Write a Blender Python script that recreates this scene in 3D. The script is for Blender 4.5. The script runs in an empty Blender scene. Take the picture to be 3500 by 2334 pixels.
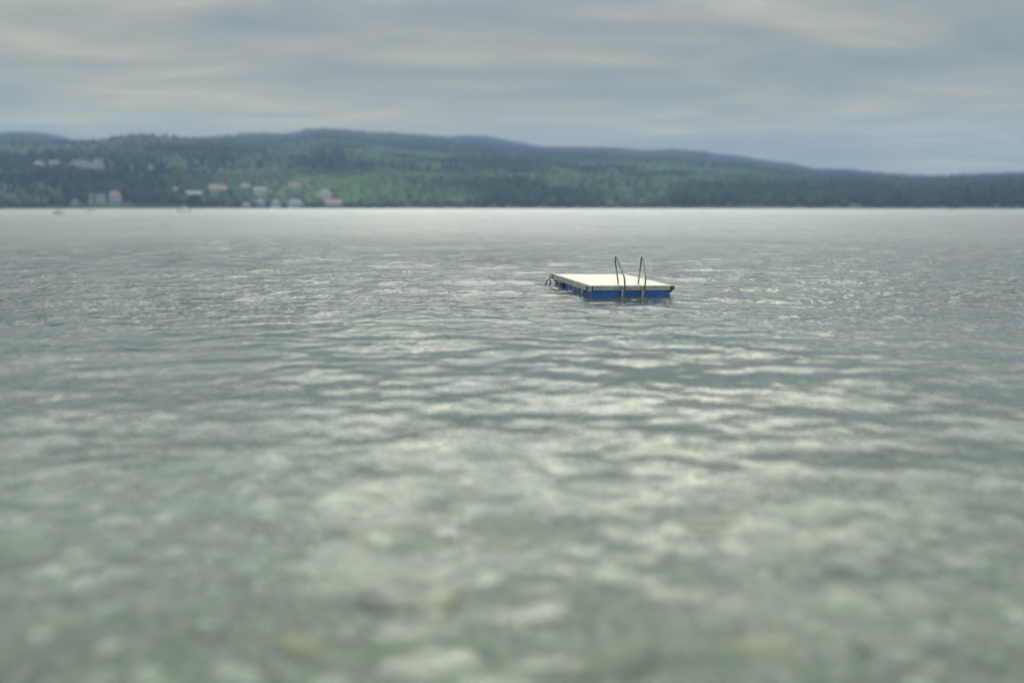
import bpy, bmesh, math, random
import numpy as np
from mathutils import Vector, Matrix

R = math.radians
C = bpy.context.scene.collection
S = bpy.context.scene
random.seed(7)
rng = np.random.default_rng(11)

# ------------------------------------------------------------------ camera
FOC = 28 / 36 * 3500          # focal length in photograph pixels
EYE = 2.4                     # eye height above the water
HOR = 704                     # row of the horizon
PITCH = math.atan((1167 - HOR) / FOC)
cam = bpy.data.cameras.new('camera')
cam.lens = 28
cam.sensor_width = 36
cam.clip_start = 0.1
cam.clip_end = 20000
cam.dof.use_dof = True
cam.dof.focus_distance = 22.2
cam.dof.aperture_fstop = 0.195
cam.dof.aperture_blades = 9
camo = bpy.data.objects.new('camera', cam)
C.objects.link(camo)
camo.location = (0, 0, EYE)
camo.rotation_euler = (R(90) - PITCH, 0, 0)
S.camera = camo

# ------------------------------------------------------------------ sky
SUN_EL, SUN_AZ = R(50), R(-3)
SUN_DIR = (math.sin(SUN_AZ) * math.cos(SUN_EL), math.cos(SUN_AZ) * math.cos(SUN_EL), math.sin(SUN_EL))


class NT:
    """short node builder"""
    def __init__(self, tree):
        self.t = tree
        self.l = tree.links

    def n(self, kind, ins=None, **attrs):
        nd = self.t.nodes.new(kind)
        for k, v in attrs.items():
            setattr(nd, k, v)
        for k, v in (ins or {}).items():
            sock = nd.inputs[k]
            if hasattr(v, 'is_output'):
                self.l.new(v, sock)
            else:
                sock.default_value = v
        return nd

    def m(self, op, a, b=0.0, c=0.0, clamp=False):
        nd = self.n('ShaderNodeMath', {0: a, 1: b, 2: c}, operation=op)
        nd.use_clamp = clamp
        return nd.outputs[0]

    def v(self, op, a, b=(0, 0, 0)):
        nd = self.n('ShaderNodeVectorMath', {0: a, 1: b}, operation=op)
        return nd.outputs['Value'] if op in ('DOT_PRODUCT', 'LENGTH') else nd.outputs[0]

    def mr(self, x, a, b, c=0.0, d=1.0, smooth=True):
        nd = self.n('ShaderNodeMapRange', {0: x, 1: a, 2: b, 3: c, 4: d})
        nd.clamp = True
        if smooth:
            nd.interpolation_type = 'SMOOTHSTEP'
        return nd.outputs[0]

    def mix(self, f, a, b):
        nd = self.n('ShaderNodeMix', data_type='RGBA')
        for i, x in ((0, f), (6, a), (7, b)):
            if hasattr(x, 'is_output'):
                self.l.new(x, nd.inputs[i])
            else:
                nd.inputs[i].default_value = x if i == 0 else (*x[:3], 1)
        return nd.outputs[2]

    def noise(self, vec, scale, detail=3, rough=0.5, dist=0.0):
        nd = self.n('ShaderNodeTexNoise', {'Vector': vec, 'Scale': scale, 'Detail': detail,
                                           'Roughness': rough, 'Distortion': dist})
        return nd.outputs[0]


world = bpy.data.worlds.new('World')
S.world = world
world.use_nodes = True
w = NT(world.node_tree)
world.node_tree.nodes.clear()
sky = w.n('ShaderNodeTexSky', sky_type='NISHITA')
sky.sun_disc = False
sky.sun_elevation = SUN_EL
sky.sun_rotation = SUN_AZ
sky.air_density = 1.0
sky.dust_density = 2.0
d = w.n('ShaderNodeTexCoord').outputs['Generated']
sep = w.n('ShaderNodeSeparateXYZ', {0: d})
zz = w.m('MAXIMUM', sep.outputs[2], 0.0)
inv = w.m('DIVIDE', 1.0, w.m('ADD', zz, 0.10))
plane = w.n('ShaderNodeCombineXYZ', {0: w.m('MULTIPLY', sep.outputs[0], inv), 1: w.m('MULTIPLY', sep.outputs[1], inv), 2: 0.0}).outputs[0]
rot = w.n('ShaderNodeMapping', {0: plane, 'Rotation': (0, 0, R(-14)), 'Scale': (0.55, 1.05, 1.0), 'Location': (-4.0, 3.3, 0.0)}).outputs[0]
big = w.noise(rot, 0.75, 3, 0.5, 0.6)
mid = w.noise(rot, 2.1, 4, 0.55, 0.9)
cloud_v = w.m('ADD', w.m('MULTIPLY', big, 0.62), w.m('MULTIPLY', mid, 0.38))
ramp = w.n('ShaderNodeValToRGB', {0: cloud_v})
cr = ramp.color_ramp
cr.interpolation = 'B_SPLINE'
cols = [(0.34, (0.084, 0.100, 0.100)), (0.44, (0.134, 0.139, 0.119)), (0.52, (0.168, 0.166, 0.132)),
        (0.60, (0.236, 0.222, 0.157)), (0.70, (0.345, 0.318, 0.213))]
while len(cr.elements) < len(cols):
    cr.elements.new(0.5)
for e, (p, c) in zip(cr.elements, cols):
    e.position = p
    e.color = (*c, 1)
# thin cloud is brighter the nearer it is to the sun behind it
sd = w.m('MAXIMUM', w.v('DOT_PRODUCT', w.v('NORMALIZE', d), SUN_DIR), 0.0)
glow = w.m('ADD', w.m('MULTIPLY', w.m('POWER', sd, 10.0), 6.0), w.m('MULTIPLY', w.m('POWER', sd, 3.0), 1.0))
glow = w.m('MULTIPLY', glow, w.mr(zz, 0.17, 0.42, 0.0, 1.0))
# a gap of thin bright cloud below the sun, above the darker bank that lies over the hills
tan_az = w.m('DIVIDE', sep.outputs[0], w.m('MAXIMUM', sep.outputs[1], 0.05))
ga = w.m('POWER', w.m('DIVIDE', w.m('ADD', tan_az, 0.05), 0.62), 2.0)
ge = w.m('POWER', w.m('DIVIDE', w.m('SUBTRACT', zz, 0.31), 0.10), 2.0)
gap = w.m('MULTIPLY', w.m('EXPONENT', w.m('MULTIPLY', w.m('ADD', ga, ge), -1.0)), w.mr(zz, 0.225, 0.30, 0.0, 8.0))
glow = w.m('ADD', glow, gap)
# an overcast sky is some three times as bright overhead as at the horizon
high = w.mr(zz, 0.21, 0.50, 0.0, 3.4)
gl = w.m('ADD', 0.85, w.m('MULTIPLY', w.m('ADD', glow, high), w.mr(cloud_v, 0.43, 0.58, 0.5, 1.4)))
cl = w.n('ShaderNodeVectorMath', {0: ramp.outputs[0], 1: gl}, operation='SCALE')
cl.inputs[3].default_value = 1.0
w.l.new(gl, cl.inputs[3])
# the far cloud low over the hills is creamier
low_c = w.mix(w.mr(zz, 0.06, 0.30), (1.34, 1.13, 0.57), (0.98, 1.0, 1.06))
warm = w.v('MULTIPLY', cl.outputs[0], low_c)
# away from the sun the cloud is bluer
tinted = w.v('MULTIPLY', warm, w.mix(w.mr(w.v('DOT_PRODUCT', w.v('NORMALIZE', d), SUN_DIR), -0.4, 0.75), (0.72, 0.92, 1.18), (1.0, 1.0, 1.0)))
cl10 = w.n('ShaderNodeVectorMath', {0: tinted}, operation='SCALE')
cl10.inputs[3].default_value = 10.0
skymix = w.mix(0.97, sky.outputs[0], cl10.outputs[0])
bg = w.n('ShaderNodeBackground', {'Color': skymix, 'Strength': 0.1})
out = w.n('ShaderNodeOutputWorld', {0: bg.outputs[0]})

# ------------------------------------------------------------------ sun, exposure
sl = bpy.data.lights.new('sun', 'SUN')
sl.energy = 0.7
sl.angle = R(30)
sl.color = (1.0, 0.95, 0.84)
so = bpy.data.objects.new('sun', sl)
C.objects.link(so)
so.rotation_euler = Vector(SUN_DIR).to_track_quat('Z', 'Y').to_euler()
so.location = (0, 0, 60)
S.view_settings.view_transform = 'Standard'
S.view_settings.look = 'None'
S.view_settings.exposure = 1.2
S.view_settings.gamma = 1.0
S.render.engine = 'CYCLES'
S.cycles.use_denoising = True
S.cycles.max_bounces = 8
S.cycles.transparent_max_bounces = 12
S.cycles.volume_bounces = 1
S.cycles.sample_clamp_indirect = 8


# ------------------------------------------------------------------ helpers
def mat(name):
    m = bpy.data.materials.new(name)
    m.use_nodes = True
    m.node_tree.nodes.clear()
    return m, NT(m.node_tree)


def simple(name, col, rough=0.6, metal=0.0, var=0.15, scale=6.0, spec=0.5, coat=0.0, bump=0.0):
    """principled with a worn, mottled colour"""
    m, b = mat(name)
    tc = b.n('ShaderNodeTexCoord').outputs['Object']
    nz = b.noise(tc, scale, 5, 0.6)
    lo = tuple(c * (1 - var) for c in col)
    hi = tuple(min(1, c * (1 + var)) for c in col)
    cc = b.mix(b.mr(nz, 0.3, 0.7), lo, hi)
    p = b.n('ShaderNodeBsdfPrincipled', {'Base Color': cc, 'Roughness': rough, 'Metallic': metal,
                                         'Specular IOR Level': spec, 'Coat Weight': coat, 'Coat Roughness': 0.08})
    if bump:
        bp = b.n('ShaderNodeBump', {'Height': nz, 'Strength': bump, 'Distance': 0.01})
        b.l.new(bp.outputs[0], p.inputs['Normal'])
    b.n('ShaderNodeOutputMaterial', {0: p.outputs[0]})
    return m


def tag(o, label=None, cat=None, group=None, kind=None):
    if label:
        o['label'] = label
    if cat:
        o['category'] = cat
    if group:
        o['group'] = group
    if kind:
        o['kind'] = kind
    return o


def empty(name, loc, rot=(0, 0, 0)):
    o = bpy.data.objects.new(name, None)
    C.objects.link(o)
    o.location = loc
    o.rotation_euler = rot
    o.empty_display_size = 0.2
    return o


def link(name, bm, m, parent=None, smooth=False):
    me = bpy.data.meshes.new(name)
    bm.normal_update()
    bm.to_mesh(me)
    bm.free()
    me.materials.append(m)
    if smooth:
        me.polygons.foreach_set('use_smooth', [True] * len(me.polygons))
    o = bpy.data.objects.new(name, me)
    C.objects.link(o)
    o.parent = parent
    return o


def npmesh(name, verts, faces, m, smooth=True):
    """faces: (n,3) or (n,4) int array"""
    me = bpy.data.meshes.new(name)
    k = faces.shape[1]
    me.vertices.add(len(verts))
    me.vertices.foreach_set('co', verts.astype(np.float32).ravel())
    me.loops.add(faces.size)
    me.loops.foreach_set('vertex_index', faces.astype(np.int32).ravel())
    me.polygons.add(len(faces))
    me.polygons.foreach_set('loop_start', np.arange(0, faces.size, k, dtype=np.int32))
    me.polygons.foreach_set('use_smooth', np.full(len(faces), smooth))
    me.update(calc_edges=True)
    me.materials.append(m)
    o = bpy.data.objects.new(name, me)
    C.objects.link(o)
    return o


def grid_faces(nr, nc):
    i = np.arange(nr - 1)[:, None] * nc + np.arange(nc - 1)[None, :]
    return np.stack([i, i + 1, i + nc + 1, i + nc], -1).reshape(-1, 4)


def box(bm, x0, x1, y0, y1, z0, z1, bevel=0.0):
    r = bmesh.ops.create_cube(bm, size=1)
    vs = r['verts']
    for v in vs:
        v.co = Vector(((x0 + x1) / 2 + v.co.x * (x1 - x0), (y0 + y1) / 2 + v.co.y * (y1 - y0), (z0 + z1) / 2 + v.co.z * (z1 - z0)))
    if bevel:
        es = list({e for v in vs for e in v.link_edges})
        bmesh.ops.bevel(bm, geom=es, offset=bevel, segments=2, affect='EDGES')


def tube(bm, pts, r, seg=10, closed=False, cap=True):
    pts = [Vector(p) for p in pts]
    n = len(pts)
    rings = []
    up = Vector((0, 0, 1))
    prev = None
    for i, p in enumerate(pts):
        if closed:
            t = pts[(i + 1) % n] - pts[i - 1]
        else:
            t = pts[min(i + 1, n - 1)] - pts[max(i - 1, 0)]
        t.normalize()
        if prev is None:
            a = t.cross(up)
            if a.length < 0.1:
                a = t.cross(Vector((1, 0, 0)))
        else:
            a = prev - t * prev.dot(t)
        a.normalize()
        prev = a
        b = t.cross(a)
        rr = r[i] if isinstance(r, (list, tuple)) else r
        rings.append([bm.verts.new(p + (a * math.cos(2 * math.pi * k / seg) + b * math.sin(2 * math.pi * k / seg)) * rr) for k in range(seg)])
    m_ = n if closed else n - 1
    for i in range(m_):
        A, B = rings[i], rings[(i + 1) % n]
        for k in range(seg):
            f = bm.faces.new((A[k], A[(k + 1) % seg], B[(k + 1) % seg], B[k]))
            f.smooth = True
    if cap and not closed:
        bm.faces.new(rings[0][::-1])
        bm.faces.new(rings[-1])


def rounded(pts, rad, n=6):
    """polyline with its inner corners rounded"""
    pts = [Vector(p) for p in pts]
    outp = [pts[0]]
    for i in range(1, len(pts) - 1):
        a, b, c = pts[i - 1], pts[i], pts[i + 1]
        r0 = min(rad, (a - b).length * 0.49, (c - b).length * 0.49)
        p0 = b + (a - b).normalized() * r0
        p2 = b + (c - b).normalized() * r0
        for k in range(n + 1):
            t = k / n
            outp.append(p0 * (1 - t) ** 2 + b * 2 * t * (1 - t) + p2 * t * t)
    outp.append(pts[-1])
    return outp


def vnoise(x, y, seed=0):
    """smooth value noise on numpy arrays"""
    xi = np.floor(x).astype(np.int64)
    yi = np.floor(y).astype(np.int64)
    fx = x - xi
    fy = y - yi
    fx = fx * fx * (3 - 2 * fx)
    fy = fy * fy * (3 - 2 * fy)

    def h(a, b):
        n = (a * 374761393 + b * 668265263 + seed * 974634541) & 0x7fffffff
        n = ((n ^ (n >> 13)) * 1274126177) & 0x7fffffff
        return ((n ^ (n >> 16)) & 0xffff) / 65535.0
    return (h(xi, yi) * (1 - fx) + h(xi + 1, yi) * fx) * (1 - fy) + (h(xi, yi + 1) * (1 - fx) + h(xi + 1, yi + 1) * fx) * fy


def fbm(x, y, seed=0, octv=4):
    s = 0
    a = 0.5
    for o in range(octv):
        s = s + a * vnoise(x * 2 ** o, y * 2 ** o, seed + o)
        a *= 0.5
    return s


cp, sp = math.cos(PITCH), math.sin(PITCH)


def ray(u, v):
    kx = (u - 1750) / FOC
    ky = (1167 - v) / FOC
    return np.array([kx, cp + ky * sp, -sp + ky * cp])


def az_el(u, v):
    q = ray(u, v)
    return math.atan2(q[0], q[1]), q[2] / math.hypot(q[0], q[1])


# ------------------------------------------------------------------ lake water
def make_water_material():
    m, b = mat('lake_water')
    geo = b.n('ShaderNodeNewGeometry')
    pos = geo.outputs['Position']
    # ripple height as a group so that it can be differenced into a slope
    g = bpy.data.node_groups.new('ripple_height', 'ShaderNodeTree')
    g.interface.new_socket('P', in_out='INPUT', socket_type='NodeSocketVector')
    g.interface.new_socket('H', in_out='OUTPUT', socket_type='NodeSocketFloat')
    gb = NT(g)
    gi = g.nodes.new('NodeGroupInput')
    go = g.nodes.new('NodeGroupOutput')
    near = gb.n('ShaderNodeVectorMath', {0: gi.outputs[0]}, operation='LENGTH').outputs['Value']
    cut = gb.mr(near, 8, 20, 0.25, 1.0)
    total = None
    for sc, st, an, amp, det in ((1.1, 0.45, -12, 0.150, 1), (2.9, 0.6, 10, 0.085, 1), (7.5, 0.8, -16, 0.032, 1), (19.0, 0.8, 4, 0.008, 0)):
        mp = gb.n('ShaderNodeMapping', {0: gi.outputs[0], 'Rotation': (0, 0, R(an)), 'Scale': (st, 1, 1), 'Location': (sc, sc * 3, 0)})
        nz = gb.noise(mp.outputs[0], sc, det, 0.5, 0.3)
        h = gb.m('MULTIPLY', gb.m('SUBTRACT', nz, 0.5), amp)
        if sc > 4:
            h = gb.m('MULTIPLY', h, cut)
        total = h if total is None else gb.m('ADD', total, h)
    g.links.new(total, go.inputs[0])
    flat = b.v('MULTIPLY', pos, (1, 1, 0))
    EPS = 0.012

    def H(off):
        nd = b.n('ShaderNodeGroup', node_tree=g)
        b.l.new(b.v('ADD', flat, off), nd.inputs[0])
        return nd.outputs[0]
    h0, hx, hy = H((0, 0, 0)), H((EPS, 0, 0)), H((0, EPS, 0))
    r = b.v('LENGTH', flat)
    # gusts: patches of ruffled and of smoother water, drawn out across the view
    gm = b.n('ShaderNodeMapping', {0: flat, 'Rotation': (0, 0, R(-7)), 'Scale': (0.35, 1, 1)}).outputs[0]
    gust = b.mr(b.noise(gm, 0.16, 3, 0.55, 0.5), 0.35, 0.65, 0.5, 1.3)
    fade = b.m('MULTIPLY', b.m('MULTIPLY', b.mr(r, 60, 400, 1.0, 0.7), b.mr(r, 9, 22, 0.24, 1.9)), gust)
    # sheltered water close in front of the raft
    lee = b.mr(b.v('LENGTH', b.v('SUBTRACT', flat, (3.1, 20.6, 0.0))), 0.7, 2.6, 0.45, 1.0)
    fade = b.m('MULTIPLY', fade, lee)
    # a patch of livelier ripples left of the raft and beyond it
    pt = b.v('LENGTH', b.v('MULTIPLY', b.v('SUBTRACT', flat, (-1.5, 36.0, 0.0)), (1 / 7.0, 1 / 26.0, 0)))
    fade = b.m('MULTIPLY', fade, b.mr(pt, 0.2, 1.1, 1.5, 1.0))
    k = b.m('DIVIDE', fade, -EPS)
    sx = b.m('MULTIPLY', b.m('SUBTRACT', hx, h0), k)
    sy = b.m('MULTIPLY', b.m('SUBTRACT', hy, h0), k)
    # the ripples lean towards the near shore: steep fronts, long flat backs
    sy = b.m('ADD', b.m('MINIMUM', sy, 0.0), b.m('MULTIPLY', b.m('MAXIMUM', sy, 0.0), b.mr(r, 5, 22, 1.0, 0.15)))
    slope = b.n('ShaderNodeCombineXYZ', {0: sx, 1: sy, 2: 0.0}).outputs[0]
    nrm = b.v('NORMALIZE', b.v('ADD', geo.outputs['Normal'], slope))
    rough = b.m('ADD', b.mr(r, 20, 75, 0.055, 0.175, False), b.mr(r, 75, 420, 0.0, 0.04, False))
    glossy = b.n('ShaderNodeBsdfGlossy', {'Color': (1, 1, 1, 1), 'Roughness': rough, 'Normal': nrm}, distribution='GGX')
    fr = b.n('ShaderNodeFresnel', {'IOR': 1.333, 'Normal': nrm})
    tr = b.n('ShaderNodeBsdfTransparent', {'Color': (0.82, 0.91, 0.89, 1)})
    # milky over the shallows, dark where the lake is deep
    bodyc = b.mix(b.mr(r, 5, 20, 0, 1, False), (0.18, 0.225, 0.215), (0.045, 0.06, 0.064))
    body = b.n('ShaderNodeBsdfDiffuse', {'Color': bodyc})
    under = b.n('ShaderNodeMixShader', {0: b.mr(r, 4, 19, 0.12, 0.96, False), 1: tr.outputs[0], 2: body.outputs[0]})
    sh = b.n('ShaderNodeMixShader', {0: fr.outputs[0], 1: under.outputs[0], 2: glossy.outputs[0]})
    b.n('ShaderNodeOutputMaterial', {0: sh.outputs[0]})
    return m


SHORE = 815.0                 # far shore
N_R, N_A = 1350, 1050
rr = np.exp(np.linspace(math.log(0.8), math.log(2600.0), N_R))
aa = np.linspace(R(-56), R(56), N_A)
RR, AA = np.meshgrid(rr, aa, indexing='ij')
WX = (RR * np.sin(AA))
WY = (RR * np.cos(AA)) - 0.0
cell = RR * (rr[1] / rr[0] - 1)
WZ = np.zeros_like(WX)
gust = 0.55 + 0.9 * fbm(WX * 0.03, WY * 0.11, 5, 3)
NW = 72
lam = np.exp(rng.uniform(math.log(0.25), math.log(4.0), NW))
ang = R(-98) + rng.normal(0, R(33), NW)        # the swell runs from the far shore towards the viewer
ph = rng.uniform(0, 2 * math.pi, NW)
for l, a, p in zip(lam, ang, ph):
    kk = 2 * math.pi / l
    s = 0.021 * (1.0 if l < 2 else 0.75)
    wgt = np.clip((l / cell - 3.0) / 4.0, 0, 1)
    WZ += wgt * (s / kk) * np.sin(kk * (WX * math.cos(a) + WY * math.sin(a)) + p)
WZ *= gust * (0.30 + 0.70 * np.clip((RR - 9) / 14, 0, 1))
wv = np.stack([WX, WY, WZ], -1).reshape(-1, 3)
water = npmesh('water', wv, grid_faces(N_R, N_A), make_water_material())
tag(water, 'rippled grey green lake water stretching to the far shore', 'water', kind='structure')


# ------------------------------------------------------------------ lake bed and its stones
def bed_z(x, y):
    dd = np.maximum(y, 0)
    z = -0.10 - 0.040 * dd - 0.0022 * dd ** 2
    z = np.maximum(z, -4.0)
    return z + 0.10 * (fbm(x * 0.5 + 9, y * 0.5, 21, 3) - 0.45)


m, b = mat('lake_bed')
tc = b.n('ShaderNodeNewGeometry').outputs['Position']
n1 = b.noise(tc, 0.9, 4, 0.6, 0.5)
n2 = b.noise(tc, 9.0, 5, 0.65)
c1 = b.mix(b.mr(n2, 0.35, 0.65), (0.06, 0.064, 0.055), (0.20, 0.20, 0.175))
c2 = b.mix(b.mr(n1, 0.45, 0.62, 0.0, 0.75), c1, (0.09, 0.135, 0.075))
p = b.n('ShaderNodeBsdfPrincipled', {'Base Color': c2, 'Roughness': 0.85})
b.n('ShaderNodeOutputMaterial', {0: p.outputs[0]})
bx = np.linspace(-60, 60, 241)
by = np.concatenate([np.linspace(-2, 20, 160), np.linspace(20.6, 120, 80)])
BX, BY = np.meshgrid(bx, by, indexing='xy')
bed = npmesh('lakebed', np.stack([BX, BY, bed_z(BX, BY)], -1).reshape(-1, 3), grid_faces(len(by), len(bx)), m)
tag(bed, 'pale stony lake bed with green algae seen through the shallow water', 'lake bed', kind='structure')


def ico(sub):
    bm = bmesh.new()
    bmesh.ops.create_icosphere(bm, subdivisions=sub, radius=1)
    v = np.array([x.co[:] for x in bm.verts])
    f = np.array([[q.index for q in x.verts] for x in bm.faces])
    bm.free()
    return v, f


def blobs(pos, scale, sub, jitter, yaw, cols, name, m, squash_pow=None, smooth=True, conic=None):
    """many lumpy bodies in one mesh; pos (n,3), scale (n,3)"""
    v, f = ico(sub)
    n = len(pos)
    k = len(v)
    V = np.repeat(v[None], n, 0)
    V = V * (1 + jitter * rng.uniform(-1, 1, (n, k, 1)))
    if conic is not None:
        t = (V[..., 2:3] + 1) / 2
        V[..., :2] *= np.where(conic[:, None, None], np.clip(1.25 - 1.15 * t, 0.04, 1.2), 1.0)
    V = V * scale[:, None, :]
    c, s = np.cos(yaw)[:, None], np.sin(yaw)[:, None]
    X = V[..., 0] * c - V[..., 1] * s
    Y = V[..., 0] * s + V[..., 1] * c
    V = np.stack([X, Y, V[..., 2]], -1) + pos[:, None, :]
    F = (f[None] + (np.arange(n) * k)[:, None, None]).reshape(-1, 3)
    o = npmesh(name, V.reshape(-1, 3), F, m, smooth)
    at = o.data.attributes.new('tint', 'FLOAT_COLOR', 'POINT')
    cc = np.ones((n, k, 4), np.float32)
    cc[..., :3] = cols[:, None, :]
    at.data.foreach_set('color', cc.ravel())
    return o


m, b = mat('lake_stone')
tint = b.n('ShaderNodeAttribute', attribute_name='tint').outputs['Color']
tc = b.n('ShaderNodeNewGeometry').outputs['Position']
sp_ = b.noise(tc, 22.0, 5, 0.65)
c1 = b.n('ShaderNodeVectorMath', {0: tint}, operation='SCALE')
b.l.new(b.mr(sp_, 0.3, 0.7, 0.42, 0.98), c1.inputs[3])
p = b.n('ShaderNodeBsdfPrincipled', {'Base Color': c1.outputs[0], 'Roughness': 0.8})
b.n('ShaderNodeOutputMaterial', {0: p.outputs[0]})
NS = 17000
sy = rng.uniform(1.5, 17, NS)
sx = rng.uniform(-1, 1, NS) * (sy * 0.80 + 2.0)
keep = rng.uniform(0, 1, NS) < (sy * 0.8 + 2) / 15.6
sx, sy = sx[keep], sy[keep]
n = len(sx)
size = 0.035 * np.exp(rng.normal(0, 0.55, n)) * np.where(rng.uniform(0, 1, n) < 0.06, 2.8, 1.0)
size = np.clip(size, 0.015, 0.30)
pal = np.array([[.46, .46, .42], [.33, .335, .32], [.20, .21, .21], [.58, .56, .48], [.27, .34, .23], [.27, .25, .20], [.09, .095, .09], [.34, .30, .17]])
ci = rng.choice(len(pal), n, p=[.24, .2, .14, .14, .12, .08, .06, .02])
alg = fbm(sx * .5, sy * .5, 33, 3)
cols = pal[ci] * rng.uniform(.75, 1.2, (n, 1))
wg = np.clip((alg - .47) * 4, 0, .5)[:, None]
cols = cols * (1 - wg) + np.array([.21, .34, .17]) * wg
pos = np.stack([sx, sy, bed_z(sx, sy) + size * 0.15], -1)
scl = size[:, None] * np.stack([rng.uniform(1.0, 1.9, n), rng.uniform(.7, 1.2, n), rng.uniform(.35, .65, n)], -1)
stones = blobs(pos, scl, 2, 0.10, rng.normal(R(8), .6, n), cols, 'pebbles', m)
tag(stones, 'grey and algae green pebbles covering the shallow lake bed in the foreground', 'pebbles', kind='stuff')

# ------------------------------------------------------------------ far hills
LAYERS = [
    # distance of the crest, height taken by trees, outline of the crest (photograph columns and rows)
    (3600, 14, [(-1500, 500), (-700, 480), (-300, 468), (0, 460), (60, 456), (130, 459), (200, 470), (260, 486), (330, 502), (450, 530), (700, 600), (900, 704)]),
    (1500, 13, [(-1500, 540), (-600, 520), (0, 500), (100, 495), (200, 490), (260, 488), (330, 487), (390, 474), (440, 466), (520, 466), (600, 472), (680, 479), (760, 482), (850, 492), (1000, 525), (1150, 565), (1250, 610), (1400, 704)]),
    (2400, 14, [(300, 704), (450, 560), (550, 500), (650, 480), (730, 474), (800, 465), (850, 461), (1000, 459), (1040, 447), (1100, 444), (1160, 448), (1250, 455), (1350, 458), (1450, 466), (1540, 477), (1650, 492), (1800, 520), (2000, 570), (2300, 704)]),
    (3300, 14, [(1100, 704), (1300, 500), (1450, 476), (1540, 474), (1580, 467), (1660, 471), (1740, 488), (1850, 505), (2000, 509), (2100, 511), (2200, 521), (2300, 515), (2400, 525), (2440, 533), (2530, 540), (2620, 558), (2710, 568), (2780, 586), (2900, 590), (3050, 605), (3180, 612), (3300, 606), (3400, 602), (3460, 597), (3600, 590), (4200, 560), (5200, 540)]),
    (1250, 13, [(1100, 704), (1160, 690), (1210, 668), (1280, 622), (1350, 585), (1430, 560), (1520, 540), (1600, 530), (1680, 531), (1800, 540), (1900, 555), (2000, 570), (2100, 582), (2200, 600), (2330, 615), (2450, 640), (2550, 660), (2650, 680), (2800, 704)]),
    (1500, 13, [(2300, 704), (2450, 688), (2550, 662), (2650, 642), (2760, 627), (2850, 624), (2950, 630), (3100, 645), (3300, 655), (3600, 640), (4200, 620), (5200, 600)]),
    (1250, 6, [(-1500, 600), (-200, 625), (0, 628), (250, 640), (470, 640), (620, 606), (900, 594), (1150, 612), (1250, 650), (1400, 704)]),
]
LAY = []
for D, th, pts in LAYERS:
    q = np.array([az_el(*p_) for p_ in pts])
    LAY.append((D, th, q[:, 0], q[:, 1]))


def terrain(az, D):
    az = np.asarray(az, float)
    D = np.asarray(D, float)
    x, y = D * np.sin(az), D * np.cos(az)
    best = np.full(np.broadcast(az, D).shape, -3.0)
    und = (fbm(x / 170, y / 170, 3, 4) - 0.47)
    s0 = SHORE + 30 * (fbm(x / 90 + 40, x * 0 + 3, 8, 3) - 0.45)
    for Dc, th, qa, qe in LAY:
        te = np.interp(az, qa, qe, left=qe[0], right=qe[-1])
        zc = np.maximum(EYE + Dc * te - th, -3)
        t = (D - s0) / (Dc - s0)
        prof = np.where(t < 1, np.clip(t, 0, 1) ** 0.85, np.clip(1 - ((t - 1) * 1.1) ** 2, -1, 1))
        z = zc * prof + np.clip(zc, 0, 60) * 0.45 * und * np.clip(t, 0, 1) * np.clip(np.abs(1 - t) * 4, 0, 1)
        best = np.maximum(best, z)
    # a low bank at the water's edge
    bank = np.where(D > s0, 0.8 + np.clip((D - s0) * 0.06, 0, 2.0), -3.0 + 0 * D)
    best = np.where(D > s0, np.maximum(best, 0) + bank, -3.0)
    return best


m, b = mat('hillside')
tc = b.n('ShaderNodeNewGeometry').outputs['Position']
n1 = b.noise(tc, 0.012, 5, 0.6)
n2 = b.noise(tc, 0.09, 5, 0.65)
rock = b.n('ShaderNodeAttribute', attribute_name='rock').outputs['Fac']
c1 = b.mix(b.mr(n2, 0.35, 0.65), (0.013, 0.023, 0.012), (0.026, 0.042, 0.018))
c2 = b.mix(b.mr(n1, 0.42, 0.62), c1, (0.025, 0.043, 0.016))
c3 = b.mix(rock, c2, b.mix(b.mr(n2, 0.3, 0.7), (0.020, 0.025, 0.031), (0.046, 0.046, 0.048)))
p = b.n('ShaderNodeBsdfPrincipled', {'Base Color': c3, 'Roughness': 0.95})
b.n('ShaderNodeOutputMaterial', {0: p.outputs[0]})
HD = np.concatenate([np.linspace(760, 1300, 120), np.linspace(1310, 4300, 170)])
HA = np.linspace(R(-50), R(50), 420)
DD, HAZ = np.meshgrid(HD, HA, indexing='ij')
HZ = terrain(HAZ, DD)
hills = npmesh('hills', np.stack([DD * np.sin(HAZ), DD * np.cos(HAZ), HZ], -1).reshape(-1, 3), grid_faces(len(HD), len(HA)), m)
tag(hills, 'long wooded hills with bare slopes behind the far shore', 'hills', kind='structure')


def project(x, y, z):
    zc = y * cp - (z - EYE) * sp
    yc = y * sp + (z - EYE) * cp
    return 1750 + FOC * x / zc, 1167 - FOC * yc / zc


def rockness(u, v):
    a = np.exp(-(((u - 320) / 125) ** 2 + ((v - 578) / 46) ** 2))
    a2 = np.exp(-(((u - 490) / 75) ** 2 + ((v - 592) / 46) ** 2))
    a3 = np.exp(-(((u - 160) / 45) ** 2 + ((v - 585) / 14) ** 2))
    return np.clip(1.5 * np.maximum(np.maximum(a, 0.9 * a2), a3), 0, 1)


hu, hv = project(DD * np.sin(HAZ), DD * np.cos(HAZ), HZ)
rk = (rockness(hu, hv) * (DD < 1600) * np.clip(0.3 + 1.4 * (fbm(hu / 30, hv / 14, 14, 3)), 0, 1)).ravel()
at = hills.data.attributes.new('rock', 'FLOAT', 'POINT')
at.data.foreach_set('value', rk.astype(np.float32))

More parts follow.
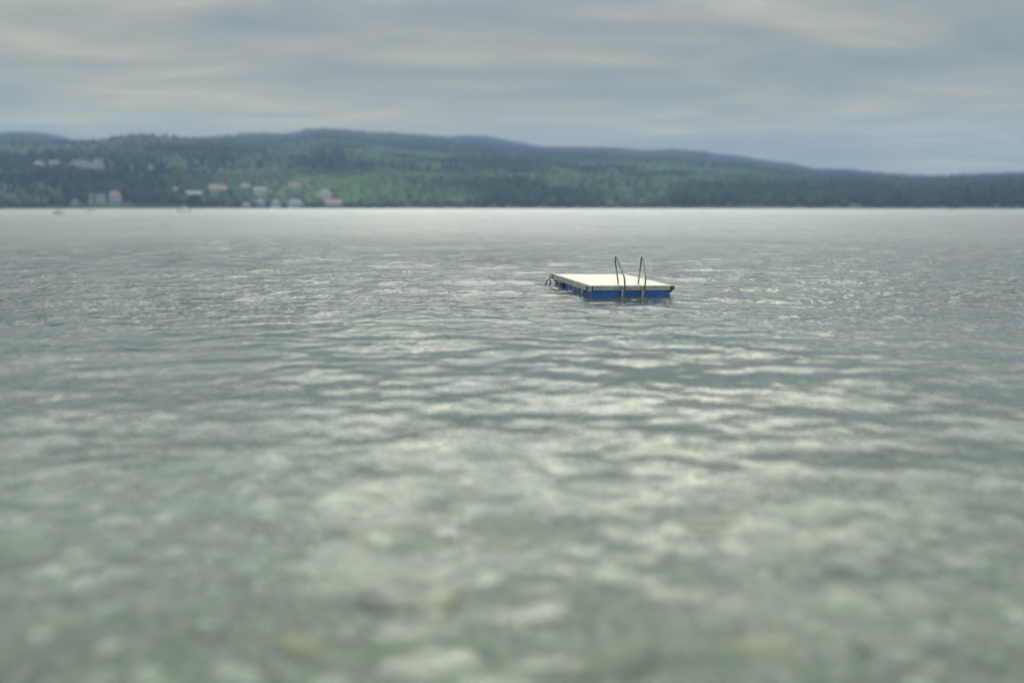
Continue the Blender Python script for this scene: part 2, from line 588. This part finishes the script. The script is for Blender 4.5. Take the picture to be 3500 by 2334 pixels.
# ------------------------------------------------------------------ houses on the far shore
wall_white = simple('white_render', (0.42, 0.44, 0.44), 0.8, var=0.06, scale=0.6)
wall_cream = simple('cream_render', (0.34, 0.33, 0.30), 0.8, var=0.08, scale=0.6)
wall_grey = simple('grey_render', (0.26, 0.29, 0.31), 0.8, var=0.08, scale=0.6)
roof_red = simple('clay_tile', (0.18, 0.12, 0.10), 0.8, var=0.2, scale=1.2)
roof_grey = simple('slate_roof', (0.13, 0.14, 0.155), 0.7, var=0.15, scale=1.2)
roof_dark = simple('dark_roof', (0.13, 0.12, 0.12), 0.7, var=0.15, scale=1.2)
pane_mat = simple('window_glass', (0.06, 0.08, 0.10), 0.15, var=0.1)


def ground_hit(u, v):
    """point where the sight line of a photograph pixel meets the far land"""
    a, e = az_el(u, v)
    Ds = np.arange(SHORE - 20, 2200, 2.0)
    z = terrain(np.full_like(Ds, a), Ds)
    hit = np.nonzero(z >= EYE + Ds * e)[0]
    Dh = Ds[hit[0]] if len(hit) else SHORE + 10
    if len(hit) and hit[0] == 0:
        Dh = SHORE
    return a, float(max(Dh, SHORE + 4))


HOUSES = []


def house(x0, x1, y0, y1, wm, rm, label, roof=0.35, yaw=0.0, kind='gable', deep=0.8, floors=2, bays=3, chimney=False):
    """a house whose front fills columns x0..x1 and rows y0..y1 of the photograph"""
    u = (x0 + x1) / 2
    a, D = ground_hit(u, y1)
    W = (x1 - x0) / FOC * D * math.cos(a) ** 2 * 0.96
    Hh = (y1 - y0) / FOC * D * math.cos(a)
    gz = float(terrain(a, D))
    zb = min(gz, EYE + D * az_el(u, y1)[1]) - 0.6
    Hh += max(0.0, 0.6)
    rh = Hh * roof
    wh = Hh - rh
    dp = max(6.0, W * deep)
    o = empty('house', (D * math.sin(a), D * math.cos(a), zb), (0, 0, -a + yaw))
    tag(o, label, 'house', 'houses along the far shore')
    bm = bmesh.new()
    box(bm, -W / 2, W / 2, 0, dp, 0, wh)
    if kind == 'gable_front':
        vs = [bm.verts.new(q) for q in ((-W / 2, 0, wh), (W / 2, 0, wh), (0, 0, wh + rh * .96), (-W / 2, dp, wh), (W / 2, dp, wh), (0, dp, wh + rh * .96))]
        for q in ((0, 1, 2), (5, 4, 3), (0, 2, 5, 3), (1, 4, 5, 2)):
            bm.faces.new([vs[i] for i in q])
    link('wall', bm, wm, o)
    bm = bmesh.new()
    ov, tk = 0.45, 0.25
    if kind == 'flat':
        box(bm, -W / 2 - ov, W / 2 + ov, -ov, dp + ov, wh, wh + max(rh, 0.4))
    else:
        if kind == 'gable_front':
            prof = [(-W / 2 - ov, -.12 * rh), (0, rh), (W / 2 + ov, -.12 * rh)]
            P = lambda t, y: (t[0], y, wh + t[1])
            ends = (-ov, dp + ov)
        else:
            prof = [(-ov, -.12 * rh), (dp / 2, rh), (dp + ov, -.12 * rh)]
            P = lambda t, y: (y, t[0], wh + t[1])
            ends = (-W / 2 - ov, W / 2 + ov)
        hip = dp * 0.35 if kind == 'hip' else 0.0
        rings = []
        for e, sg in zip(ends, (1, -1)):
            lo = [bm.verts.new(P(t, e + (sg * hip if i == 1 else 0))) for i, t in enumerate(prof)]
            hi = [bm.verts.new(P((t[0], t[1] + tk), e + (sg * hip if i == 1 else 0))) for i, t in enumerate(prof)]
            rings.append((lo, hi))
        (la, ha), (lb, hb) = rings
        for i in (0, 1):
            bm.faces.new((ha[i], ha[i + 1], hb[i + 1], hb[i]))
            bm.faces.new((la[i + 1], la[i], lb[i], lb[i + 1]))
        for l_, h_ in rings:
            bm.faces.new((l_[0], l_[1], h_[1], h_[0]))
            bm.faces.new((l_[1], l_[2], h_[2], h_[1]))
            if hip:
                bm.faces.new((h_[0], h_[1], h_[2]))
        bm.faces.new((la[0], ha[0], hb[0], lb[0]))
        bm.faces.new((la[2], lb[2], hb[2], ha[2]))
        bmesh.ops.recalc_face_normals(bm, faces=bm.faces)
    ro = link('roof', bm, rm, o)
    if chimney:
        bm = bmesh.new()
        box(bm, W * .18, W * .18 + .8, dp * .4, dp * .4 + .8, wh + rh * .3, wh + rh + 1.0)
        link('chimney', bm, wm, ro)
    for fl in range(floors):
        for q in range(bays):
            cx = -W / 2 + W * (q + .5) / bays
            zc = wh * (fl + .55) / floors
            ww, hw = min(1.3, W / bays * .45), min(1.4, wh / floors * .45)
            bm = bmesh.new()
            box(bm, cx - ww / 2, cx + ww / 2, -.06, .05, zc - hw / 2, zc + hw / 2)
            link('window', bm, pane_mat, o)
    HOUSES.append((x0, x1, y0, y1, D))
    return o


house(114, 157, 553, 586, wall_white, roof_grey, 'pale house with grey roof high up on the slope, left of the bare rock', .3, .1, 'hip')
house(170, 206, 551, 588, wall_cream, roof_grey, 'cream house standing at the left edge of the bare slope', .3, -.15, 'gable', bays=2)
house(245, 284, 680, 709, wall_grey, roof_grey, 'low grey shore house, leftmost of the row at the waterside', .35, .15, 'gable_front', floors=1, bays=2)
house(292, 320, 664, 711, wall_white, roof_red, 'tall narrow white house with red roof at the waterside', .28, .0, 'gable', floors=3, bays=2)
house(327, 364, 661, 706, wall_grey, roof_grey, 'grey flat roofed block between the narrow red roofed house and the wide one', .1, -.05, 'flat', floors=3)
house(374, 420, 655, 706, wall_grey, roof_red, 'wide tall grey house with red roof, right end of the waterside row', .3, .1, 'hip', floors=3)
house(637, 694, 654, 681, wall_cream, roof_grey, 'long low cream house above the dark round tree', .35, .05, 'gable', floors=1, bays=4)
house(584, 619, 640, 659, wall_grey, roof_grey, 'small grey house half hidden in the trees left of the long cream house', .4, .1, 'gable', floors=1, bays=2)
house(714, 778, 632, 659, wall_cream, roof_red, 'wide house with faded red roof uphill from the long cream house', .55, .12, 'gable', floors=1, bays=4)
house(815, 859, 628, 656, wall_grey, roof_grey, 'pale blue grey house with slate roof up the slope among trees', .45, -.1, 'hip', floors=1)
house(868, 912, 641, 674, wall_white, roof_grey, 'white two storey house with grey roof in the middle of the village slope', .28, .1, 'gable', floors=2, bays=3)
house(829, 856, 687, 713, wall_white, roof_grey, 'small white boathouse right at the water, gable towards the lake', .4, .0, 'gable_front', floors=1, bays=1)
house(874, 907, 681, 707, wall_grey, roof_grey, 'grey blue shore house just below the white two storey house', .4, .08, 'hip', floors=1, bays=2)
house(925, 960, 684, 710, wall_white, roof_grey, 'white cottage with grey roof at the waterside between two grey roofs', .38, -.12, 'gable', floors=1, bays=2)
house(984, 1038, 682, 714, wall_white, roof_grey, 'broad white villa with pale grey roof directly on the shore', .4, .05, 'hip', floors=2, bays=4)
house(984, 1034, 624, 650, wall_cream, roof_red, 'orange roofed house highest on the village slope', .6, -.08, 'gable', floors=1, bays=3)
house(958, 981, 629, 648, wall_cream, roof_grey, 'little cream annexe left of the highest orange roofed house', .3, .0, 'flat', floors=1, bays=1)
house(1046, 1068, 628, 650, wall_cream, roof_grey, 'little cream house right of the highest orange roofed house', .4, .1, 'gable_front', floors=1, bays=1)
house(1082, 1143, 642, 680, wall_white, roof_grey, 'big white house with steep gable at the right end of the village', .5, .1, 'gable_front', floors=2, bays=3, chimney=True)
house(1106, 1174, 681, 708, wall_cream, roof_red, 'long low house with bright orange roof, rightmost on the shore', .52, .0, 'gable', floors=1, bays=4)

# ------------------------------------------------------------------ forest
m, b = mat('foliage')
tint = b.n('ShaderNodeAttribute', attribute_name='tint').outputs['Color']
tc = b.n('ShaderNodeNewGeometry').outputs['Position']
nz = b.noise(tc, 0.5, 4, 0.7)
c1 = b.n('ShaderNodeVectorMath', {0: tint}, operation='SCALE')
b.l.new(b.mr(nz, 0.3, 0.7, 0.55, 1.4), c1.inputs[3])
dif = b.n('ShaderNodeBsdfDiffuse', {'Color': c1.outputs[0]})
trl = b.n('ShaderNodeBsdfTranslucent', {'Color': c1.outputs[0]})
ms = b.n('ShaderNodeMixShader', {0: 0.35, 1: dif.outputs[0], 2: trl.outputs[0]})
b.n('ShaderNodeOutputMaterial', {0: ms.outputs[0]})
foliage = m

# running horizon along each sight line, to leave out trees the hills hide
top_el = np.maximum.accumulate((HZ - EYE) / DD, axis=0)
NT_ = 230000
ta = rng.uniform(R(-43), R(43), NT_)
td = np.sqrt(rng.uniform((SHORE + 3) ** 2, 3900.0 ** 2, NT_))
# closer planting on the low slope round the village
ta = np.concatenate([ta, rng.uniform(R(-33), R(-8), 6500)])
td = np.concatenate([td, rng.uniform(SHORE + 3, 1010, 6500)])
NT_ = len(td)
thin = np.clip((1300 / td) ** 1.1, 0.2, 1)
tz = terrain(ta, td)
ia = np.clip(((ta - HA[0]) / (HA[1] - HA[0])).round().astype(int), 0, len(HA) - 1)
idd = np.clip(np.searchsorted(HD, td) - 2, 0, len(HD) - 1)
vis = (tz + 16 - EYE) / td > top_el[idd, ia]
tx, ty = td * np.sin(ta), td * np.cos(ta)
tu, tv = project(tx, ty, tz)
dens = np.ones(NT_)
rockt = rockness(tu, tv)
dens *= np.where(td < 1600, np.clip(1 - 0.93 * rockt, 0, 1), 1)
village = np.exp(-(((tu - 900) / 330) ** 2)) * (td < 1150)
dens *= 1 - 0.45 * village * np.clip(fbm(tx / 40, ty / 40, 71, 3) * 2.2 - 0.1, 0, 1)
kp = vis & (rng.uniform(0, 1, NT_) < thin * dens) & (tz > 0.5)
for x0, x1, y0, y1, D in HOUSES:      # no tree inside a house or right in front of it
    nearer = (td < D + 16) & (td > D - 140)
    kp &= ~(nearer & (tu > x0 - 3) & (tu < x1 + 3) & (project(tx, ty, tz + 5.5)[1] < y1 - 5))
tx, ty, tz, td, tu, tv = (q[kp] for q in (tx, ty, tz, td, tu, tv))
n = len(tx)
front = (td < 1350) & (tu > 1180)
con = (fbm(tx / 120 + 50, ty / 120, 91, 3) + rng.normal(0, .09, n)) > np.where(front, 0.62, 0.54)
grow = np.clip(td / 1300, 0.85, 2.3)
ht = np.where(con, rng.uniform(9, 17, n), rng.uniform(6, 13, n)) * (0.8 + 0.2 * grow)
wd = np.where(con, rng.uniform(2.4, 4.0, n), rng.uniform(3.4, 6.5, n)) * grow
low = np.exp(-(((tu - 900) / 330) ** 2)) * (td < 1100)
ht = np.where(low > .35, np.minimum(ht, rng.uniform(4.5, 8.0, n)), ht)
wd *= 1 - 0.30 * low
base = np.where(con[:, None], np.array([.016, .036, .044]), np.array([.050, .092, .040]))
mid_slope = np.exp(-(((tu - 950) / 420) ** 2)) * (td < 2300)
bright = np.clip((fbm(tx / 110, ty / 110, 55, 4) - np.where(front, .36, .46) + .07 * mid_slope) * 7, 0, 1)[:, None]
bright *= np.where(con, .25, 1)[:, None]
gardens = np.clip(1.3 * low - .2, 0, 1)[:, None] * np.where(con, .2, .8)[:, None]
bright *= (1 - .8 * np.clip((tu - 2450) / 400, 0, 1))[:, None]
bright = np.maximum(bright, gardens * rng.uniform(.3, 1, (n, 1)))
cols = base * (1 - bright) + np.array([.105, .165, .075]) * bright
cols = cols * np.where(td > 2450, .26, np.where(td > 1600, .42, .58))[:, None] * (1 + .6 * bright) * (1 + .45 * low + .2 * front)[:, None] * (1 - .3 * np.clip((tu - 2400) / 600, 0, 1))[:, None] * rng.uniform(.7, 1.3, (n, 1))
far = td > 1450
ps = np.stack([tx, ty, tz + ht * .5], -1)
sc = np.stack([wd, wd * rng.uniform(.85, 1.15, n), ht * .56], -1)
yw = rng.uniform(0, 6.28, n)
nearf = ~far
fo = blobs(ps[nearf], sc[nearf], 2, .22, yw[nearf], cols[nearf], 'forest', foliage, smooth=False, conic=con[nearf])
tag(fo, 'mixed green woodland covering the hillside above the far shore', 'forest', kind='stuff')
fo2 = blobs(ps[far], sc[far], 1, .22, yw[far], cols[far], 'forest', foliage, smooth=False, conic=con[far])
tag(fo2, 'dark bluish woodland on the distant ridges behind the nearer hills', 'forest', kind='stuff')


# the one tree that stands out: dark and round, below the long cream house
def round_tree(u, v, wpx, hpx, label):
    a, D = ground_hit(u, v)
    Hh = hpx / FOC * D
    Wd = wpx / FOC * D
    z0 = float(terrain(a, D)) - .3
    o = empty('tree', (D * math.sin(a), D * math.cos(a), z0))
    tag(o, label, 'tree')
    bm = bmesh.new()
    tube(bm, [(0, 0, 0), (.15, .1, Hh * .3), (-.1, 0, Hh * .6)], [.45, .32, .14], 8)
    for k in range(5):
        t = k * 1.26
        tube(bm, [(0.1, 0, Hh * .28), (math.cos(t) * Wd * .18, math.sin(t) * Wd * .18, Hh * .5), (math.cos(t) * Wd * .33, math.sin(t) * Wd * .33, Hh * .66)], [.2, .12, .05], 6)
    link('trunk', bm, simple('bark', (.11, .085, .06), .9, bump=.4), o)
    k = 2600
    dirs = rng.normal(0, 1, (k, 3))
    dirs /= np.linalg.norm(dirs, axis=1)[:, None]
    rad = rng.uniform(.35, 1, k) ** .5 * (.8 + .4 * fbm(dirs[:, 0] * 2.2 + 7, dirs[:, 1] * 2.2 + dirs[:, 2] * 2, 4, 2))
    pc = dirs * rad[:, None] * np.array([Wd * .5, Wd * .5, Hh * .43]) + np.array([0, 0, Hh * .57])
    pc[:, 0] += 0
    leaf = blobs(pc, rng.uniform(.22, .5, (k, 1)) * np.array([[1, 1, .5]]), 1, .3, rng.uniform(0, 6, k), np.array([.026, .046, .03]) * rng.uniform(.6, 1.5, (k, 1)), 'crown', foliage, smooth=False)
    leaf.parent = o
    return o


round_tree(668, 711, 38, 34, 'dark round tree at the waterside below the long cream house')


# ------------------------------------------------------------------ boats near the far shore
def boat(u, v, Lm, hm, label, hullm, cabm, yaw, cabin=True, grp='boats moored off the far shore'):
    q = ray(u, v)
    t = -EYE / q[2]
    o = empty('motorboat', (q[0] * t, q[1] * t, -.12), (0, 0, yaw))
    tag(o, label, 'boat', grp)
    bm = bmesh.new()
    st = []
    for i in range(13):
        s_ = i / 12
        x = (s_ - .5) * Lm
        wv_ = Lm * .19 * (1 - max(0, (s_ - .45) / .55) ** 2.2) + .01
        kz = -.15 + .45 * max(0, s_ - .7) / .3 * hm * .5
        gz = hm * (.42 + .14 * s_ ** 2)
        st.append([bm.verts.new(p_) for p_ in ((x, -wv_, gz), (x, -wv_ * .8, kz + .12 * hm), (x, 0, kz), (x, wv_ * .8, kz + .12 * hm), (x, wv_, gz), (x, wv_ * .86, gz), (x, wv_ * .7, gz * .5), (x, -wv_ * .7, gz * .5), (x, -wv_ * .86, gz))])
    for A, B in zip(st, st[1:]):
        for k_ in range(9):
            bm.faces.new((A[k_], A[(k_ + 1) % 9], B[(k_ + 1) % 9], B[k_]))
    bm.faces.new(st[0][::-1])
    bm.faces.new(st[-1])
    bmesh.ops.recalc_face_normals(bm, faces=bm.faces)
    link('hull', bm, hullm, o)
    if cabin:
        bm = bmesh.new()
        w_ = Lm * .13
        vs = [bm.verts.new(p_) for p_ in ((-.12 * Lm, -w_, hm * .3), (.2 * Lm, -w_, hm * .3), (.2 * Lm, w_, hm * .3), (-.12 * Lm, w_, hm * .3),
                                         (-.10 * Lm, -w_ * .85, hm), (.08 * Lm, -w_ * .85, hm), (.08 * Lm, w_ * .85, hm), (-.10 * Lm, w_ * .85, hm))]
        for f_ in ((3, 2, 1, 0), (4, 5, 6, 7), (0, 1, 5, 4), (1, 2, 6, 5), (2, 3, 7, 6), (3, 0, 4, 7)):
            bm.faces.new([vs[i] for i in f_])
        cb = link('cabin', bm, cabm, o)
        for sg in (-1, 1):
            bm = bmesh.new()
            box(bm, -.07 * Lm, .07 * Lm, sg * w_ * .93 - .02, sg * w_ * .93 + .02, hm * .62, hm * .88)
            link('window', bm, pane_mat, cb)
    bm = bmesh.new()
    box(bm, -.56 * Lm, -.49 * Lm, -.16, .16, hm * .2, hm * .62, .04)
    box(bm, -.55 * Lm, -.52 * Lm, -.05, .05, -.3, hm * .25)
    link('outboard_motor', bm, simple('motor_black', (.03, .03, .035), .4), o)
    return o


gel_white = simple('gelcoat_white', (.50, .51, .50), .3, var=.05)
gel_dark = simple('hull_dark', (.05, .06, .08), .4)
gel_grey = simple('hull_grey', (.25, .27, .29), .4)
gel_pale = simple('gelcoat_pale', (.74, .72, .69), .3, var=.05)
boat(632, 727, 4.8, 2.3, 'white cabin boat moored below the long cream house', gel_pale, gel_pale, R(14))
boat(204, 731, 3.3, 1.35, 'grey open boat farthest out, left of the waterside houses', gel_grey, gel_white, R(-8))
boat(305, 723, 2.6, .95, 'small dark boat in front of the narrow red roofed house', gel_dark, gel_dark, R(5), cabin=False)

# ------------------------------------------------------------------ the swim raft
RW, RL, RT = 2.39, 3.84, 0.30
raft = empty('swim_raft', (0, 0, 0))
tag(raft, 'flat swim raft with cream deck, blue floats and steel ladder rails on the lake', 'raft')
YAW = R(12.2)
FLc = np.array([2.045, 20.98])      # front left deck corner
raft.location = (FLc[0] + RW / 2 * math.cos(YAW), FLc[1] + RW / 2 * math.sin(YAW), 0.0)
raft.rotation_euler = (R(0.0), R(1.15), YAW)
hw = RW / 2


def deck_material():
    m, b = mat('deck_boards')
    tc = b.n('ShaderNodeTexCoord').outputs['Object']
    st = b.n('ShaderNodeMapping', {0: tc, 'Scale': (9, 1.0, 1)}).outputs[0]
    nz = b.noise(st, 3.0, 5, 0.6)
    at = b.n('ShaderNodeAttribute', attribute_name='board').outputs['Fac']
    c = b.mix(b.mr(nz, .3, .7), (.47, .467, .43), (.54, .535, .495))
    c2 = b.mix(b.m('MULTIPLY', at, .5), c, (.41, .40, .35))
    p = b.n('ShaderNodeBsdfPrincipled', {'Base Color': c2, 'Roughness': .6})
    b.n('ShaderNodeOutputMaterial', {0: p.outputs[0]})
    return m


bm = bmesh.new()
NB = 15
dx0, dx1, dy0, dy1 = -hw + .075, hw - .05, .055, RL - .05
for i in range(NB):
    x0 = dx0 + (dx1 - dx0) * i / NB
    x1 = dx0 + (dx1 - dx0) * (i + 1) / NB
    box(bm, x0 + .004, x1 - .004, dy0 + random.uniform(-.006, .006), dy1, RT - .045, RT - .004 + random.uniform(-.0012, .0012), .003)
deck = link('deck', bm, deck_material(), raft)
at = deck.data.attributes.new('board', 'FLOAT', 'FACE')
nf = len(deck.data.polygons) // NB
at.data.foreach_set('value', np.repeat(np.random.default_rng(3).uniform(0, 1, NB), nf).astype(np.float32)[:len(deck.data.polygons)])

def rim_material():
    m, b = mat('weathered_rim')
    tc = b.n('ShaderNodeTexCoord').outputs['Object']
    st = b.n('ShaderNodeMapping', {0: tc, 'Scale': (1, 1, 5)}).outputs[0]
    n1 = b.noise(st, 2.5, 6, .65, .4)
    n2 = b.noise(tc, 28, 5, .7)
    c = b.mix(b.mr(n1, .35, .68), (.20, .21, .195), (.35, .355, .325))
    c = b.mix(b.mr(n2, .58, .72, 0, .55), c, (.11, .11, .10))
    p = b.n('ShaderNodeBsdfPrincipled', {'Base Color': c, 'Roughness': .55, 'Metallic': .25})
    b.n('ShaderNodeOutputMaterial', {0: p.outputs[0]})
    return m


rimm = rim_material()
black = simple('black_rubber', (.022, .020, .018), .55, var=.3)
steel = simple('ladder_steel', (.24, .25, .26), .36, 1.0, var=.12, scale=14)
dull = simple('dull_steel', (.36, .36, .33), .45, .7, var=.25, scale=14)
blue = simple('float_blue', (.003, .060, .27), .38, var=.25, scale=1.8, coat=.4)
iron = simple('black_iron', (.02, .018, .016), .5, .3)

RZ0 = RT - .125
bm = bmesh.new()
box(bm, -hw + .10, hw - .11, 0, .045, RZ0, RT, .005)
fr_ = link('front_rim', bm, rimm, raft)
for xx in (-1.0, -.86, -.47, -.33, .50, .64, .88, 1.0):
    bm = bmesh.new()
    r_ = bmesh.ops.create_cone(bm, cap_ends=True, segments=10, radius1=.012, radius2=.010, depth=.008)
    bmesh.ops.rotate(bm, verts=r_['verts'], matrix=Matrix.Rotation(R(90), 3, 'X'))
    bmesh.ops.translate(bm, verts=r_['verts'], vec=(xx, -.003, RT - .06))
    link('bolt', bm, black, fr_)
bm = bmesh.new()
box(bm, -hw + .0, hw, RL - .045, RL, RZ0, RT, .005)
link('back_rim', bm, rimm, raft)
for sx_ in (-1, 1):
    bm = bmesh.new()
    x_ = sx_ * hw
    y0_ = .0 if sx_ < 0 else .10
    box(bm, min(x_, x_ - sx_ * .06), max(x_, x_ - sx_ * .06), y0_, RL - .048, RZ0 - .035 if sx_ < 0 else RZ0, RT, .006)
    link('side_rim', bm, rimm, raft)
# black corner blocks
for x0, x1, z0, z1 in ((-hw + .062, -hw + .098, RZ0 - .03, RT - .006), (hw - .108, hw - .003, RZ0 - .002, RT - .008)):
    bm = bmesh.new()
    box(bm, x0, x1, -.006, .09, z0, z1, .006)
    if x0 > 0:
        box(bm, hw - .20, hw - .05, .01, .09, RZ0 - .062, RZ0 - .004, .005)
        box(bm, hw - .12, hw - .10, .02, .06, RZ0 - .085, RZ0 - .06, .003)
    link('corner_block', bm, black, raft)


def pontoon(x0, x1, y0, y1, notch=False):
    """a blue float: a moulded box with recessed ribs along its sides, its bottom well under water"""
    bm = bmesh.new()
    zt, zb = RZ0 - .004, -.32
    if notch:
        pr = [(x0, zt), (x1, zt), (x1 - .0, zt - .045), (x1 - .055, zt - .05), (x1 - .055, zt - .085), (x1 - .005, zt - .09), (x1, zt - .12), (x1 - .02, zb), (x0, zb)]
    else:
        pr = [(x0, zt), (x1, zt), (x1, zb), (x0, zb)]
    a_ = [bm.verts.new((x, y0, z)) for x, z in pr]
    b_ = [bm.verts.new((x, y1, z)) for x, z in pr]
    bm.faces.new(a_)
    bm.faces.new(b_[::-1])
    k_ = len(pr)
    for i in range(k_):
        bm.faces.new((a_[i], b_[i], b_[(i + 1) % k_], a_[(i + 1) % k_]))
    bmesh.ops.recalc_face_normals(bm, faces=bm.faces)
    es = [e for e in bm.edges if abs(e.verts[0].co.y - e.verts[1].co.y) < .001]
    bmesh.ops.bevel(bm, geom=es, offset=.012, segments=2, affect='EDGES')
    # raised bands along the outer left side
    for yb in np.arange(y0 + .25, y1 - .2, .42):
        box(bm, x0 - .014, x0 + .01, yb, yb + .12, zb + .02, zt - .05, .008)
    return bm


link('float', pontoon(-hw + .075, hw - .085, .03, 2.62, True), blue, raft)
link('float', pontoon(-hw + .075, hw - .085, 2.80, RL - .07, True), blue, raft)
# clips under the left rim
for y_, w_, h_, mm in ((.62, .20, .075, dull), (.92, .07, .06, black), (2.60, .22, .085, black), (2.95, .22, .06, dull), (3.50, .18, .055, dull)):
    bm = bmesh.new()
    box(bm, -hw + .012, -hw + .058, y_, y_ + w_, RZ0 - .035 - h_, RZ0 - .038, .005)
    box(bm, -hw + .02, -hw + .085, y_ + w_ * .2, y_ + w_ * .8, RZ0 - .05 - h_, RZ0 - .03 - h_, .004)
    link('clip', bm, mm, raft)


def ring(name, cx, cy, cz, r, parent):
    bm = bmesh.new()
    tube(bm, [(cx + (r * math.cos(t) if abs(cx) < 0 else 0) , cy + r * math.cos(t), cz + r * math.sin(t)) for t in np.linspace(0, 2 * math.pi, 20, endpoint=False)], .010, 8, True)
    return link(name, bm, iron, parent)


ring('eye_ring', -hw - .018, .16, RT - .075, .045, raft)
bm = bmesh.new()
tube(bm, [(hw + .012 + .034 * math.cos(t), .06, RT - .055 + .04 * math.sin(t)) for t in np.linspace(0, 2 * math.pi, 20, endpoint=False)], .010, 8, True)
link('eye_ring', bm, iron, raft)
bm = bmesh.new()
tube(bm, [(-hw - .03 + .045 * math.cos(t), RL - .06, RT - .085 + .045 * math.sin(t)) for t in np.linspace(0, 2 * math.pi, 20, endpoint=False)], .016, 8, True)
box(bm, -hw - .012, -hw + .01, RL - .11, RL - .02, RT - .12, RT - .04, .004)
link('eye_ring', bm, iron, raft)

# ladder rails
for xf, xb, lean, lean2 in ((-.225, -.235, -.195, -.185), (.345, .335, -.015, -.015)):
    bm = bmesh.new()
    top = RT + .765
    pts = [(xf, -.035, -.55), (xf, -.035, RT + .01), (xf - .03 if lean < -.1 else xf + .01, -.035, RT + .24), (xf + lean, .19, top), (xf + lean2, .25, top), (xb + lean * .92, .28, top - .14), (xb, .44, RT - .004)]
    tube(bm, rounded(pts, .06, 8), .022, 12)
    hr = link('handrail', bm, steel, raft)
    bm = bmesh.new()
    box(bm, xf - .085, xf - .012, -.022, -.004, -.5, RT - .002, .003)
    box(bm, xf - .090, xf - .078, -.045, -.004, -.5, RT - .002, .002)
    link('stile', bm, dull, hr)
    bm = bmesh.new()
    vs = [(xb - .05, .48, RT), (xb + .05, .48, RT), (xf + .03, -.03, RT), (xf - .06, -.03, RT)]
    lo = [bm.verts.new((x, y, z + .001)) for x, y, z in vs]
    hi = [bm.verts.new((x, y, z + .007)) for x, y, z in vs]
    bm.faces.new(hi)
    bm.faces.new(lo[::-1])
    for i in range(4):
        bm.faces.new((lo[i], lo[(i + 1) % 4], hi[(i + 1) % 4], hi[i]))
    bmesh.ops.recalc_face_normals(bm, faces=bm.faces)
    link('foot_plate', bm, simple('zinc_plate', (.72, .72, .69), .35, .6), hr)
bm = bmesh.new()
for zz_ in (-.12, -.40):
    box(bm, -.235, .335, -.06, .015, zz_ - .02, zz_ + .012, .004)
link('ladder_tread', bm, dull, raft)

bpy.context.view_layer.update()
M = raft.matrix_world


def hang(name, label, cat, build):
    bm_ = bmesh.new()
    build(bm_)
    bmesh.ops.transform(bm_, matrix=M, verts=bm_.verts)
    cen = sum((v.co for v in bm_.verts), Vector()) / len(bm_.verts)
    bmesh.ops.translate(bm_, verts=bm_.verts, vec=-cen)
    o = link(name, bm_, iron, None, True)
    o.location = cen
    return tag(o, label, cat)


def rope_loop(bm_):
    x, y = -hw - .06, RL - .06
    tube(bm_, rounded([(x + .02, y, RT - .11), (x - .02, y, RT - .15), (x - .05, y, RT - .19)], .03), .011, 8)
    tube(bm_, rounded([(x - .05, y, RT - .185), (x - .10, y + .02, RT - .20), (x - .135, y + .02, RT - .30), (x - .17, y, RT - .50)], .04), [.014] * 3 + [.020] * 9 + [.026] * 3 + [.02], 8)
    tube(bm_, rounded([(x - .05, y, RT - .185), (x + .01, y - .02, RT - .21), (x + .0, y - .02, RT - .29), (x - .13, y, RT - .46)], .04), [.014] * 3 + [.022] * 9 + [.026] * 3 + [.02], 8)


def chain_fn(bm_):
    for i in range(7):
        cz = RT - .125 - i * .042
        c0 = Vector((-hw - .03, .16 + .006 * math.sin(i * 2), cz))
        tt = np.linspace(0, 2 * math.pi, 12, endpoint=False)
        if i % 2:
            tube(bm_, [c0 + Vector((.014 * math.cos(t), 0, .03 * math.sin(t))) for t in tt], .0065, 6, True)
        else:
            tube(bm_, [c0 + Vector((0, .014 * math.cos(t), .03 * math.sin(t))) for t in tt], .0065, 6, True)


hang('mooring_rope', 'black mooring rope looped from the ring at the rear left corner of the raft', 'rope', rope_loop)
hang('chain', 'short dark chain hanging from the ring at the front left corner of the raft', 'chain', chain_fn)

# ------------------------------------------------------------------ air
m, b = mat('haze')
pv = b.n('ShaderNodeVolumePrincipled', {'Color': (.37, .53, .84, 1), 'Density': 0.00027, 'Anisotropy': 0.0})
b.n('ShaderNodeOutputMaterial', {1: pv.outputs[0]})
bm = bmesh.new()
box(bm, -3600, 3600, -40, 4500, -6, 375)
hz = link('haze', bm, m)
tag(hz, 'thin blue air between the viewer and the far hills', 'haze', kind='stuff')
